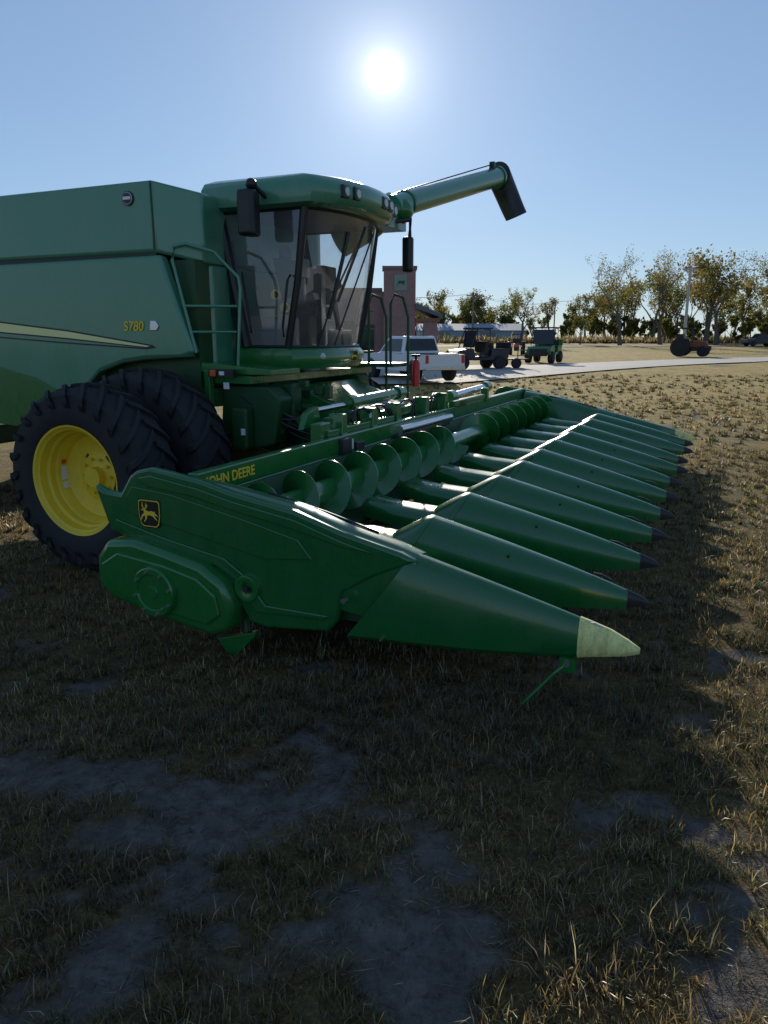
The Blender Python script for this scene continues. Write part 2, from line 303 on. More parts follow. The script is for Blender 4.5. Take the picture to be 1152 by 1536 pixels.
bb=B(); bb.tube([(-.38,-.06,.31),(-.38,-.02,.31)],.02,8); bb.out('rod_clamp',STEEL,hd)
tips=[.78,1.64,2.5,3.38,4.26,5.13,5.99,6.86,7.72,8.59]
sn=B(); cap=B(); hood=B(); latch=B(); deck=B(); chain=B()
def sec(a,b,top,bot,w,sh=0,n=21):
    r=[(a-sh,b-w,bot)]
    for k in range(n):
        th=math.pi*(1-k/(n-1)); s_=max(0.,math.sin(th)); z=bot+(top-bot)*(.35+.65*s_**.75); x=w*math.cos(th)
        r.append((a-sh*max(0.,(top-z)/(top-bot))**1.3,b+x,z))
    r.append((a-sh,b+w,bot)); return r
for j,b in enumerate(tips):
    dz=random.uniform(-.015,.015); da=random.uniform(-.025,.025); rings=[]
    for t in np.linspace(1,.09,14):
        t=float(t); top=.44+dz*(1-t)+.02+.41*t**.84; bot=.41-.09*t+dz*(1-t); w=.026+.20*t**.85
        rings.append(sec(-1.46*t+da,b,top,bot,w,sh=.36*float(sst(np.array(t),.5,1.))))
    sn.loft(rings)
    r2=[sec(-1.462+da,b,.871,.322,.226,sh=.36),sec(-1.485+da,b,.875,.325,.226,sh=.36),sec(-1.53+da,b,.862,.33,.215,sh=.34),sec(-1.60+da,b,.825,.34,.205,sh=.28),sec(-1.69+da,b,.772,.37,.19,sh=.2),sec(-1.78,b,.73,.42,.18,sh=.12)]
    sn.loft(r2)
    rings=[]
    for t in [.10,.07,.03,0]:
        top=.44+dz+.024+.41*t**.84; bot=.405+dz+.03*(1-t*10); w=.029*(t/.1)**.6+.007
        rings.append(sec(-1.46*t+da,b,top if t>0 else .45+dz,bot,w))
    cap.loft(rings)
    latch.tube([(-.36+da,b,.598),(-.30+da,b,.592),(-.24+da,b,.565)],.007,6); latch.tube([(-.9+da,b-.10,.68),(-.9+da,b-.12,.675)],.010,6)
    hr=[sec(-1.66,b,.74,.58,.17),sec(-1.8,b,.725,.57,.19),sec(-2.1,b,.745,.58,.185),sec(-2.33,b,.78,.62,.16),sec(-2.40,b,.75,.62,.14)]
    hood.loft(hr)
allb=[0]+tips+[BF]
for b0,b1 in zip(allb[:-1],allb[1:]):
    c=(b0+b1)/2; w=(b1-b0)/2-.15
    deck.box(-2.38,-1.35,c-w,c-.05,.49,.51); deck.box(-2.38,-1.35,c+.05,c+w,.49,.51)
    deck.box(-2.5,-1.5,c-w-.1,c-w,.3,.49); deck.box(-2.5,-1.5,c+w,c+w+.1,.3,.49); deck.box(-2.6,-2.2,c-.3,c+.3,.28,.4)
    for s in(-1,1):
        chain.tube([(-2.3,c+s*.035,.42),(-1.45,c+s*.035,.40),(-1.3,c+s*.02,.40)],[.035,.035,.01],8)
        for k in range(9): chain.box(-2.35+k*.11,-2.32+k*.11,c+s*.06-.03,c+s*.06+.03,.51,.545)
sn.out('snout_cones',POLY,hd,autos=50); cap.out('snout_tips',BLK,hd,autos=40); latch.out('snout_latches',DKST,hd); hood.out('gathering_hoods',POLY,hd,autos=45)
deck.out('row_unit_decks',GREEND,hd,bevel=.006); chain.out('gathering_chains',DKST,hd)
trp=[(-2.36,.60),(-2.45,.60),(-2.56,.62),(-2.72,.66),(-2.82,.76),(-2.87,.9),(-2.90,1.02),(-2.93,1.02),(-2.91,.88),(-2.86,.72),(-2.75,.61),(-2.55,.56),(-2.4,.55)]
B().prism(trp,.05,BF-.05).out('auger_trough',GREEND,hd,autos=50)
au=B(); au.tube([(-2.58,.12,.88),(-2.58,BF-.12,.88)],.095,20); au.out('auger_tube',GREEN,hd,autos=50)
PITCH=.52
def flight(b0,b1,hand,ph=0):
    V=[];F=[];n=int(abs(b1-b0)/PITCH*30)
    for k in range(n+1):
        t=k/n; b=b0+(b1-b0)*t; th=ph+hand*2*math.pi*(b-b0)/PITCH
        for (r,o) in ((.08,-.004),(.235,-.004),(.235,.004),(.08,.004)): V.append((-2.58+r*math.cos(th),b+o,.88+r*math.sin(th)))
    for k in range(n):
        for q in range(4): F.append((k*4+q,k*4+(q+1)%4,k*4+4+(q+1)%4,k*4+4+q))
    return V,F
fl=B(); fl.add(*flight(.15,4.3,1)); fl.add(*flight(5.1,BF-.15,-1)); fl.out('auger_flighting',GREEN,hd,autos=60)
fr=B()
fr.box(-3.02,-2.935,0.03,BF-.03,1.03,1.19)
fr.box(-3.1,-2.95,0.05,BF-.05,.34,.52)
fr.box(-2.96,-2.93,.05,BF-.05,.4,1.03)
for b in (1.1,2.1,3.0,6.2,7.3,8.4): fr.box(-3.06,-2.97,b-.05,b+.05,.5,1.05)
fr.out('header_frame',GREEN,hd,bevel=.012)
text('beam_lettering','JOHN DEERE',.105,(-2.932,.12,1.075),hd,YEL,rot=(R(90),0,R(90)))
ce=B()
ce.box(-3.14,-3.03,1.95,2.15,.55,1.32); ce.box(-3.12,-3.0,2.05,3.6,1.19,1.25); ce.box(-3.2,-3.08,2.3,2.5,.7,1.34)
for b in (2.35,3.05,3.7,4.6,5.3): ce.prismx([(b-.06,1.18),(b+.06,1.18),(b+.04,1.38),(b-.04,1.38)],-3.14,-2.98)
ce.box(-3.3,-3.06,3.2,3.32,.6,1.36); ce.box(-3.3,-3.06,5.2,5.32,.6,1.32); ce.box(-3.26,-3.1,3.2,5.3,1.2,1.30)
ce.box(-2.99,-2.9,5.4,6.8,1.19,1.27); ce.box(-3.0,-2.9,6.9,7.0,1.15,1.35)
ce.prismx([(2.0,1.25),(2.35,1.25),(2.3,1.45),(2.08,1.40)],-3.3,-3.24)
ce.out('centre_frame',GREEN,hd,bevel=.01)
hy=B(); hy.tube([(-3.38,2.45,1.385),(-3.38,3.15,1.39)],.03,12); hy.tube([(-3.1,5.9,1.30),(-3.1,7.4,1.33)],.05,14); hy.tube([(-2.9,3.5,1.10),(-2.9,5.2,1.08)],.05,10)
hy.out('drive_tubes',CHROME,hd,autos=40)
hg=B(); hg.tube([(-3.38,3.15,1.40),(-3.38,4.75,1.42)],.062,16); hg.tube([(-3.38,3.2,1.40),(-3.38,3.32,1.40)],.085,16); hg.tube([(-3.38,4.5,1.42),(-3.38,4.6,1.42)],.085,16); hg.tube([(-3.38,2.2,1.3),(-3.38,2.4,1.38)],.05); hg.tube([(-3.1,5.7,1.30),(-3.1,5.9,1.30)],.08,14); hg.tube([(-3.1,7.4,1.33),(-3.1,7.6,1.33)],.08,14); hg.out('tube_collars',GREEN,hd,autos=40)
ho=B()
def hose(b,pts,r=.014): b.tube(pts,r,7)
def bez(p0,p1,p2,p3,n=12):
    o=[]
    for i in range(n+1):
        t=i/n; o.append(tuple((1-t)**3*a+3*(1-t)**2*t*b_+3*(1-t)*t*t*c_+t**3*d for a,b_,c_,d in zip(p0,p1,p2,p3)))
    return o
for k in range(12):
    b=2.0+random.random()*3.4; b2=b+random.uniform(-.6,.8)
    hose(ho,bez((-3.15,b,1.15),(-3.15,b,1.45),(-3.0,b2,1.45),(-3.02,b2,1.2)),random.uniform(.009,.016))
for k in range(6):
    b=2.0+.12*k; hose(ho,bez((-3.0,b,1.1),(-2.93,b,.75),(-3.2,b+.5,.7),(-3.6,b+.8,1.2)),.013)
ho.out('hydraulic_hoses',BLK,hd,autos=60)
mc=B(); mc.box(-3.0,-2.88,2.12,2.3,1.02,1.17); mc.box(-3.0,-2.9,2.45,2.62,1.0,1.1); mc.box(-2.94,-2.86,3.4,5.1,1.0,1.06); mc.box(-3.25,-3.1,2.6,2.9,1.0,1.16); mc.box(-3.0,-2.9,5.6,5.9,1.18,1.26); mc.out('couplers',DKST,hd,bevel=.01)
lb=B(); lb.box(-2.932,-2.926,2.3,2.42,1.04,1.14); lb.box(-3.03,-3.0,3.0,3.1,1.26,1.33); lb.out('decals_white',WHITE,hd)
def emblem(par,loc,w,rz=0,rx=R(90)):
    e=empty('emblem',loc,0,par); e.rotation_euler=(rx,0,rz); e.scale=(w,w,w)
    sh=lambda k:[(x*k,y*k) for x,y in [(-.5,.42),(-.42,.5),(.42,.5),(.5,.42),(.5,-.1),(.42,-.42),(.3,-.52),(-.3,-.52),(-.42,-.42),(-.5,-.1)]]
    B().prismz(sh(1),0,.02).out('emblem_edge',BLK,e); B().prismz(sh(.93),.02,.03).out('emblem_border',YEL,e); B().prismz(sh(.86),.03,.04).out('emblem_field',BLK,e)
    d=B()
    body=[(-.30,.13),(-.24,.17),(-.17,.14),(-.10,.09),(.02,.07),(.14,.10),(.21,.06),(.28,.10),(.26,.03),(.36,-.04),(.40,-.10),(.33,-.07),(.22,-.05),(.30,-.16),(.36,-.24),(.29,-.20),(.16,-.09),(.02,-.06),(-.08,-.08),(-.10,-.19),(-.20,-.31),(-.24,-.31),(-.17,-.20),(-.17,-.09),(-.27,-.13),(-.33,-.25),(-.37,-.25),(-.32,-.08),(-.22,-.01),(-.22,.09),(-.33,.09)]
    d.prismz(body,.04,.05)
    for poly in [[(-.24,.15),(-.30,.26),(-.28,.36),(-.24,.40),(-.26,.32),(-.25,.26),(-.21,.17)],[(-.22,.15),(-.12,.22),(-.06,.32),(-.04,.26),(-.10,.18),(-.18,.13)],[(-.13,.21),(-.14,.31),(-.10,.38),(-.11,.30),(-.10,.22)]]: d.prismz(poly,.04,.05)
    d.out('emblem_deer',YEL,e); return e
emblem(hd,(-3.29,-.062,.90),.20)
# ------------------------------------------------------------------ COMBINE
def wheel(par,c,r,wd,rr,tag='',lugs=22):
    prof=[(.04,rr),(.015,rr+.03),(.0,rr+.12),(.0,r-.22),(.03,r-.1),(.09,r-.05),(wd*.5,r-.035),(wd-.09,r-.05),(wd-.03,r-.1),(wd,r-.22),(wd,rr+.12),(wd-.015,rr+.03),(wd-.04,rr)]
    T=B().lathe(prof,c,n=64)
    for k in range(lugs):
        for s in (0,1):
            th0=2*math.pi*(k+.5*s)/lugs; pts=[]
            for q in range(5):
                u=q/4; y=(-.012+u*(wd*.55)) ; th=th0+u*.30
                if s: y=wd-y
                ro=r-(.10 if q==0 else 0.03 if q==1 else 0); ri=ro-.075
                pts.append((y,th,ri,ro,.026))
            rings=[]
            for y,th,ri,ro,hw in pts:
                rings.append([(c[0]+rad*math.cos(th+dt),c[1]+y,c[2]+rad*math.sin(th+dt)) for (dt,rad) in ((-hw*1.3/r,ri),(-hw/r,ro),(hw/r,ro),(hw*1.3/r,ri))])
            y,th,ri,ro,hw=pts[0]; rg=[(c[0]+rad*math.cos(th+dt-.05),c[1]+y,c[2]+rad*math.sin(th+dt-.05)) for dt,rad in ((-hw*1.3/r,r-.22),(-hw/r,r-.20),(hw/r,r-.20),(hw*1.3/r,r-.22))]
            T.loft([rg]+rings)
    T.out('tyre_'+tag,RUB,par,autos=35)
    rp=[(.035,rr+.005),(.02,rr+.012),(.025,rr-.008),(.05,rr-.022),(.06,rr-.04),(.14,rr-.05),(.16,rr-.075),(.22,rr-.08),(.24,rr-.10),(.34,rr-.12),(.36,rr-.16),(.37,.27),(.34,.22),(.33,.0001)]
    B().lathe(rp,c,n=72).out('rim_'+tag,YEL,par,autos=35)
    bb=B()
    for k in range(10):
        a=2*math.pi*k/10; x=c[0]+.18*math.cos(a); z=c[2]+.18*math.sin(a); bb.tube([(x,c[1]+.33,z),(x,c[1]+.30,z)],.016,6)
    bb.tube([(c[0],c[1]+.34,c[2]),(c[0],c[1]+.25,c[2])],.1,20)
    bb.out('wheel_bolts_'+tag,YEL,par,autos=40)
wheel(cb,(-5.42,1.26,.72),.94,.56,.54,tag='outer_near',lugs=24)
wheel(cb,(-5.36,1.98,.78),1.0,.58,.54,tag='inner_near',lugs=24)
wheel(cb,(-5.36,5.84,.78),1.0,.58,.54,tag='inner_far',lugs=24)
wheel(cb,(-5.42,6.56,.72),.94,.56,.54,tag='outer_far',lugs=24)
wheel(cb,(-10.2,2.3,.5),.75,.5,.4,tag='rear_near',lugs=20); wheel(cb,(-10.2,5.6,.5),.75,.5,.4,tag='rear_far',lugs=20)
def barrel(th0,th1,y0,y1,r,name,m):
    bb=B(); V=[];n_=6
    for k in range(n_+1):
        th=R(th0+(th1-th0)*k/n_)
        for y in (y0,y1): V.append((-5.42+r*math.cos(th),1.26+y,.72+r*math.sin(th)))
    bb.add(V,[(2*k,2*k+1,2*k+3,2*k+2) for k in range(n_)]); bb.out(name,m,cb)
barrel(168,188,.25,.335,.414,'wheel_decal_white',WHITE); barrel(191,200,.25,.33,.414,'wheel_decal_strip',WHITE); barrel(158,165,.25,.31,.414,'wheel_decal_orange',ORG)
B().box(-5.6,-5.1,1.6,6.8,.55,.95).out('front_axle',GREEND,cb,bevel=.05)
B().box(-10.4,-10.0,2.4,6.0,.45,.75).out('rear_axle',GREEND,cb,bevel=.05)
side=[(-11.8,2.92),(-5.30,2.95),(-5.12,2.45),(-4.93,1.93),(-5.10,1.88),(-5.57,1.87),(-5.9,1.83),(-6.26,1.72),(-6.5,1.52),(-6.9,1.35),(-7.3,1.15),(-7.7,1.0),(-8.4,1.05),(-9.2,1.3),(-10.8,1.4),(-11.6,1.6)]
for b0,b1,t in ((2.60,2.74,'near'),(5.66,5.80,'far')): B().prism(side,b0,b1).out('side_panel_'+t,BODY,cb,bevel=.035,autos=40)
lowp=[(-8.6,1.76),(-7.9,1.74),(-7.3,1.62),(-6.86,1.44),(-6.9,1.36),(-7.3,1.16),(-7.7,1.01),(-8.4,1.06),(-8.8,1.2)]
B().prism(lowp,2.585,2.60).out('lower_panel_near',GREEN,cb,bevel=.01)
B().box(-11.6,-4.95,2.74,5.66,1.5,2.9).out('body_core',GREEND,cb)
tk=B(); fa=-5.33
def tring(z,dz):
    return [(-11.4,2.6,z),(fa-.02,2.6,z),(fa+.40,2.90,z-dz),(fa+.40,5.50,z-dz),(fa-.02,5.8,z),(-11.4,5.8,z)]
tk.loft([tring(2.985,.12),tring(3.70,.12)]); tk.out('grain_tank',BODY,cb,bevel=.03,autos=30)
B().box(-11.6,-5.36,2.63,5.77,2.935,2.995).out('tank_seam',BLK,cb)
tr=B(); tr.box(-5.362,-5.345,2.592,2.60,3.0,3.68); tr.out('tank_edge_trim',GREEND,cb)
fp=B(); fp.prismz([(-5.3,2.75),(-4.92,3.0),(-4.92,5.4),(-5.3,5.6)],1.6,2.86); fp.out('front_bulkhead',BODY,cb,bevel=.02)
bb=B(); bb.tube([(-5.66,2.60,3.53),(-5.66,2.585,3.53)],.075,28); bb.out('oval_badge',BLK,cb)
bb=B(); bb.tube([(-5.66,2.588,3.53),(-5.66,2.580,3.53)],.062,28); bb.out('badge_ring',WHITE,cb); bb=B(); bb.tube([(-5.66,2.582,3.53),(-5.66,2.575,3.53)],.056,28); bb.out('badge_centre',DKST,cb); bb=B(); bb.box(-5.71,-5.61,2.568,2.576,3.515,3.545); bb.out('badge_plate',WHITE,cb)
B().prism([(-11.5,2.46),(-7.9,2.29),(-6.7,2.175),(-5.48,2.012),(-5.43,1.985),(-5.55,1.965),(-6.7,2.02),(-7.9,2.09),(-11.5,2.20)],2.592,2.60).out('stripe_dark',BLK,cb)
B().prism([(-11.5,2.44),(-7.9,2.272),(-6.7,2.158),(-5.50,2.000),(-5.55,1.990),(-6.7,2.085),(-7.9,2.165),(-11.5,2.30)],2.586,2.592).out('stripe_yellow',PALEY,cb)
B().prism([(-11.5,2.28),(-7.9,2.148),(-6.7,2.068),(-5.56,1.980),(-6.7,2.035),(-7.9,2.105),(-11.5,2.22)],2.588,2.592).out('stripe_green',BODY,cb)
text('model_lettering','S780',.145,(-5.86,2.592,2.165),cb,YEL,shear=.15)
bb=B(); bb.prism([(-5.49,2.165),(-5.475,2.27),(-5.40,2.27),(-5.36,2.21),(-5.39,2.165)],2.588,2.60); bb.out('model_badge',CHROME,cb,bevel=.006)
ft=B(); ft.tube([(-4.93,2.62,1.90),(-5.57,2.6,1.865),(-5.9,2.6,1.825),(-6.26,2.6,1.715),(-6.5,2.6,1.515),(-6.9,2.6,1.345)],.022,8); ft.out('fender_edge',GREEND,cb,autos=60)
B().box(-6.5,-4.75,2.74,5.66,1.35,1.55).out('underbody',GREEND,cb)
dk=B(); dk.prism([(-4.97,1.80),(-4.97,1.72),(-4.3,1.70),(-4.05,1.70),(-4.05,1.76),(-4.97,1.83)],2.75,3.35); dk.box(-4.9,-4.3,2.76,5.8,1.60,1.69)
dk.box(-4.85,-4.78,2.66,2.74,1.1,1.75); dk.out('cab_platform',GREEN,cb,bevel=.01)
st=B(); st.prism([(-4.75,1.58),(-4.15,1.58),(-4.0,1.45),(-4.1,.95),(-4.5,.85),(-4.8,1.1)],2.85,3.1); st.box(-4.55,-4.35,2.7,2.85,.9,1.35); st.box(-4.3,-4.0,3.11,3.3,1.1,1.6); st.box(-4.7,-4.2,5.2,5.5,.9,1.6); st.out('final_drive',GREEND,cb,bevel=.03)
st=B(); st.box(-4.77,-4.45,2.63,2.7,1.68,1.76); st.out('deck_strip',BLK,cb)
st=B(); st.box(-4.73,-4.66,2.60,2.63,1.685,1.755); st.out('amber_reflector',ORG,cb,bevel=.008)
st=B(); st.box(-4.62,-4.56,2.62,2.63,1.70,1.74); st.box(-4.42,-4.37,2.69,2.7,1.06,1.13); st.box(-4.62,-4.55,2.69,2.699,1.55,1.62) ; st.out('warning_decals',WHITE,cb)
B().prism([(-4.7,1.5),(-4.2,1.55),(-3.15,1.18),(-3.15,.45),(-3.4,.42),(-4.7,.8)],3.45,5.05).out('feeder_house',GREEN,cb,bevel=.02)
bb=B()
for k in range(5): bb.box(-4.1+k*.2,-4.06+k*.2,3.41,3.45,.65,1.42-k*.07)
bb.tube([(-4.3,3.38,.75),(-3.4,3.38,.6)],.045,12); bb.tube([(-4.5,3.36,1.3),(-3.3,3.36,1.1)],.03,10); bb.out('feeder_ribs',GREEN,cb)
bb=B(); bb.tube([(-4.4,3.34,.95),(-3.9,3.34,.80)],.05,14); bb.out('lift_cylinder',DKST,cb); bb=B(); bb.tube([(-3.9,3.34,.80),(-3.3,3.34,.62)],.028,12); bb.out('cylinder_rod',CHROME,cb)
gre=B()
for k in range(34):
    a=random.uniform(-4.6,-3.8); b=random.uniform(2.85,3.5); z=random.uniform(.9,1.55); s=random.uniform(.03,.12); gre.box(a,a+s,b,b+s*.8,z,z+s*random.uniform(.4,1.6))
gre.out('mechanical_parts',GREEND,cb,bevel=.006)
gh=B()
for k in range(14):
    b=random.uniform(2.8,3.5); hose(gh,bez((-4.6,b,1.5),(-4.2,b-.1,random.uniform(1,1.6)),(-3.8,b+.2,random.uniform(.7,1.4)),(-3.3,b+.3,1.1)),random.uniform(.01,.018))
gh.out('cab_hoses',BLK,cb,autos=60)
# ---- cab
def ringc(z,front,nearb,farb,back,bulge):
    cbm=(nearb+farb)/2; hw=(farb-nearb)/2; r=[(back,nearb),(front-bulge,nearb)]
    for k in range(1,12):
        t=-1+2*k/12; r.append((front-bulge*abs(t)**2.4,cbm+hw*t))
    r.append((front-bulge,farb)); r.append((back,farb)); return [(a,b,z) for a,b in r]
B().loft([ringc(1.74,-3.97,3.34,5.1,-4.85,.18),ringc(1.80,-3.92,3.30,5.14,-4.85,.2),ringc(1.90,-3.91,3.29,5.15,-4.85,.2),ringc(1.95,-3.95,3.30,5.14,-4.85,.2),ringc(1.985,-3.98,3.32,5.12,-4.85,.2)]).out('cab_base',GREEN,cb,autos=50)
rf=[ringc(3.44,-3.62,3.24,5.16,-5.08,.26),ringc(3.47,-3.50,3.18,5.22,-5.12,.28),ringc(3.56,-3.45,3.16,5.24,-5.14,.30),ringc(3.66,-3.45,3.17,5.23,-5.14,.31),ringc(3.73,-3.50,3.21,5.19,-5.12,.32),ringc(3.775,-3.62,3.32,5.08,-5.05,.32),ringc(3.80,-3.85,3.5,4.9,-4.95,.30),ringc(3.815,-4.1,3.8,4.6,-4.8,.2)]
B().loft(rf).out('cab_roof',BODY,cb,autos=50)
B().loft([ringc(3.425,-3.66,3.28,5.12,-5.02,.26),ringc(3.439,-3.66,3.28,5.12,-5.02,.26)]).out('roof_lining',BLK,cb)
rl=B(); rk=B()
for b in (3.55,3.72,4.35,4.55,4.9):
    t=(b-4.2)/1.03; a=-3.45-.30*abs(t)**2.4; rk.box(a-.05,a+.012,b-.065,b+.065,3.535,3.665); rl.tube([(a-.02,b,3.60),(a+.025,b,3.60)],.045,14)
rl.out('roof_work_lights',LAMP,cb,autos=40); rk.out('work_light_housings',BLK,cb,bevel=.01)
bb=B(); bb.tube([(-4.5,4.3,3.80),(-4.5,4.3,3.86),(-4.5,4.3,3.9)],[.06,.06,.03],14); bb.tube([(-4.5,4.3,3.86),(-4.5,4.3,3.88)],.08,14); bb.out('roof_beacon',BLK,cb)
lo=ringc(1.985,-3.99,3.33,5.11,-4.72,.19); up=ringc(3.44,-3.68,3.30,5.12,-5.0,.24)
gl=B(); n=len(lo)
gl.add(lo+up,[(i,i+1,i+1+n,i+n) for i in range(n-1)]); gl.out('cab_windows',GLASS,cb,autos=30)
pl=B(); A_=np.array
pl.tube([lo[1],tuple((A_(lo[1])*.5+A_(up[1])*.5)+A_([.03,-.01,0])),up[1]],[.045,.04,.045],8)
pl.tube([lo[13],tuple((A_(lo[13])*.5+A_(up[13])*.5)+A_([.03,.01,0])),up[13]],[.045,.04,.045],8)
pl.tube([lo[0],up[0]],.06,8); pl.tube([lo[14],up[14]],.06,8)
pl.tube(lo,.025,6); pl.tube(up,.03,6)
pl.prism([(-4.73,1.98),(-4.83,1.98),(-5.10,3.44),(-4.98,3.44)],3.30,3.42); pl.prism([(-4.73,1.98),(-4.83,1.98),(-5.10,3.44),(-4.98,3.44)],5.02,5.12)
pl.out('cab_pillars',BLK,cb,autos=40)
B().prism([(-4.86,1.98),(-4.89,1.98),(-5.13,3.42),(-5.10,3.42)],3.43,5.0).out('cab_rear_wall',TAN,cb)
it=B(); it.prism([(-4.62,2.35),(-4.2,2.35),(-4.18,2.45),(-4.5,2.47),(-4.66,3.02),(-4.78,3.02)],4.0,4.42); it.sphere((-4.72,4.21,3.08),.12,(.5,1,1)); it.box(-4.5,-4.35,4.1,4.3,1.98,2.35); it.prism([(-4.6,2.5),(-4.3,2.5),(-4.3,2.95),(-4.4,2.97),(-4.62,2.9)],4.55,4.75); it.out('operator_seats',SEAT,cb,bevel=.03)
it=B(); it.prism([(-4.6,2.5),(-4.1,2.6),(-4.08,2.52),(-4.6,2.42)],3.78,3.92); it.box(-4.22,-4.12,3.6,3.66,2.5,2.75); it.box(-4.15,-4.1,3.5,3.72,2.75,2.95); it.box(-4.6,-4.2,3.5,3.62,1.98,2.3); it.box(-4.05,-4.0,4.0,4.6,2.0,2.18); it.out('control_console',TAN,cb,bevel=.015)
it=B(); it.tube([(-4.0,4.3,1.98),(-4.12,4.3,2.6)],.035,10)
it.tube([(-4.14+.09*math.cos(q*math.pi/12),4.3+.19*math.sin(q*math.pi/12),2.68+.05*math.cos(q*math.pi/12)) for q in range(25)],.014,6)
it.tube([(-4.14,4.12,2.68),(-4.14,4.48,2.68)],.012,6); it.box(-4.12,-4.06,3.9,4.0,2.0,2.9); it.out('steering_column',BLK,cb,autos=60)
it=B()
for x,z in ((-4.26,2.42),(-4.38,2.56)): it.tube([(x,3.42,z),(x+.01,3.40,z)],.055,16)
it.out('door_yellow_tags',YEL,cb)
it=B()
for x,z in ((-4.25,2.42),(-4.37,2.56)): it.tube([(x,3.40,z),(x,3.394,z)],.036,14)
it.out('door_tag_centres',BLK,cb)
it=B(); it.tube([(-4.0,3.7,1.99),(-3.93,3.95,2.55),(-3.76,4.3,3.2)],.012,6); it.tube([(-3.90,4.0,2.5),(-3.70,4.35,3.35)],.018,6); it.tube([(-3.94,3.85,2.3),(-3.72,3.95,3.25)],.022,6); it.tube([(-3.95,4.0,2.0),(-3.72,4.6,3.3)],.01,6); it.out('windshield_wiper',BLK,cb)
it=B(); it.tube([(-4.62,3.26,2.15),(-4.60,3.22,2.2),(-4.68,3.22,2.75),(-4.72,3.28,2.8)],.014,6); it.tube([(-4.2,3.27,2.1),(-4.18,3.22,2.2),(-4.1,3.22,2.7),(-4.1,3.28,2.75)],.014,6); it.out('door_handles',BLK,cb,autos=60)
ms=.16
mi=B(); mi.loft([[(x+ms,y,z) for x,y in ((-4.62,2.84),(-4.50,2.84),(-4.45,2.92),(-4.48,3.08),(-4.60,3.08),(-4.66,2.96))] for z in (3.13,3.18,3.54,3.58)]); mi.out('mirror_near',BLK,cb,bevel=.03,autos=50)
mi=B(); mi.tube([(-4.3,3.25,3.5),(-4.35,3.0,3.64),(-4.39,2.96,3.58)],.025,8); mi.sphere((-4.36,2.98,3.64),.06); mi.out('mirror_arm_near',BLK,cb,autos=60)
mi=B(); mi.loft([[(x,y,z) for x,y in ((-3.70,5.45),(-3.58,5.44),(-3.55,5.5),(-3.6,5.62),(-3.70,5.62))] for z in (2.93,2.98,3.32,3.37)]); mi.out('mirror_far',BLK,cb,bevel=.03,autos=50)
mi=B(); mi.tube([(-3.8,5.1,3.5),(-3.6,5.5,3.58),(-3.62,5.53,3.35)],.03,8); mi.out('mirror_arm_far',BLK,cb,autos=60)
emblem(cb,(-3.905,4.42,1.87),.13,rz=R(62))
bb=B(); bb.sphere((-3.97,3.75,1.88),.05,(.5,1.5,.8)); bb.out('base_lamp',LAMP,cb,smooth=True)
hr=B()
hr.tube([(-5.48,2.68,1.87),(-5.05,2.68,1.9)],.02,6)
hr.tube([(-4.93,2.66,1.93),(-5.18,2.66,2.9),(-5.16,2.68,3.03),(-5.05,2.72,3.06),(-4.78,2.85,2.98),(-4.55,2.95,2.72),(-4.53,2.95,2.6),(-4.60,2.95,1.80)],.018,8)
hr.tube([(-5.05,2.66,2.42),(-4.58,2.95,2.42)],.016,8); hr.tube([(-5.0,2.66,2.15),(-4.6,2.95,2.15)],.014,8)
hr.out('handrails_near',BODY,cb,autos=60)
hr=B()
for a in (-4.05,-3.72): hr.tube([(a,5.75,1.0),(a,5.75,2.35),(a-.06,5.7,2.62),(a-.16,5.65,2.66),(a-.2,5.6,2.55),(a-.2,5.6,1.75)],.02,8)
for z in (1.05,1.3,1.55): hr.box(-4.05,-3.72,5.68,5.82,z,z+.03)
for z in (1.9,2.2,2.45): hr.tube([(-4.25,5.75,z),(-4.25,5.3,z)],.012,6)
hr.box(-4.8,-3.75,5.3,5.8,1.70,1.75); hr.out('access_ladder',GREEND,cb,autos=60)
fx=B(); fx.tube([(-3.62,5.8,1.42),(-3.62,5.8,1.74),(-3.62,5.8,1.79)],[.055,.055,.025],14); fx.out('fire_extinguisher_body',RED,cb,autos=50)
fx=B(); fx.tube([(-3.62,5.8,1.79),(-3.62,5.8,1.84)],.02,8); fx.box(-3.68,-3.56,5.78,5.82,1.83,1.86); fx.out('extinguisher_valve',BLK,cb)
ua=B(); p0=np.array([-3.80,5.35,3.72]); p1=np.array([-3.30,8.55,4.62])
ua.tube([tuple(p0),tuple(p1)],.15,28); ua.out('unloading_auger_tube',BODY,cb,autos=40)
ua=B(); ua.tube([(-4.6,5.4,3.35),(-4.2,5.45,3.55),(-3.95,5.42,3.68),tuple(p0+.08*(p1-p0)/3.3)],[.22,.22,.2,.19],16); ua.sphere((-3.78,5.5,3.70),.2,(1.1,1,.9))
for t in (.1,.97): q=p0+(p1-p0)*t; q2=p0+(p1-p0)*(t+.015); ua.tube([tuple(q),tuple(q2)],.168,28)
ua.box(-4.3,-3.7,5.0,5.6,3.45,3.6); ua.out('auger_elbow',GREEN,cb,autos=40)
ua=B(); ua.tube([tuple(p0+A_([-.02,.2,.21])),tuple(p1+A_([0,-.2,.16]))],.010,6); ua.box(-3.36,-3.28,8.2,8.3,4.62,4.78)
ua.out('auger_cable',BLK,cb)
ua=B(); rings=[]
for k in range(11):
    t=k/10; ang=min(1,t*1.5)*R(72); cx=p1[0]-.02+.05*t+.22*t*t; cz=p1[2]+.03+.02*math.sin(t*3)-.62*t**1.35; cy=p1[1]+.05+.22*math.sin(ang)
    d=A_([.35*math.sin(ang),math.cos(ang)*.9,-math.sin(ang)]); d=d/np.linalg.norm(d); u=np.cross(d,A_([1,0,0])); u/=np.linalg.norm(u); w=np.cross(u,d)
    r1=.20-.02*t; r2=.21-.06*t
    rings.append([tuple(A_([cx,cy,cz])+math.cos(q)*u*r2+math.sin(q)*w*r1) for q in np.linspace(0,2*math.pi,21)[:-1]])
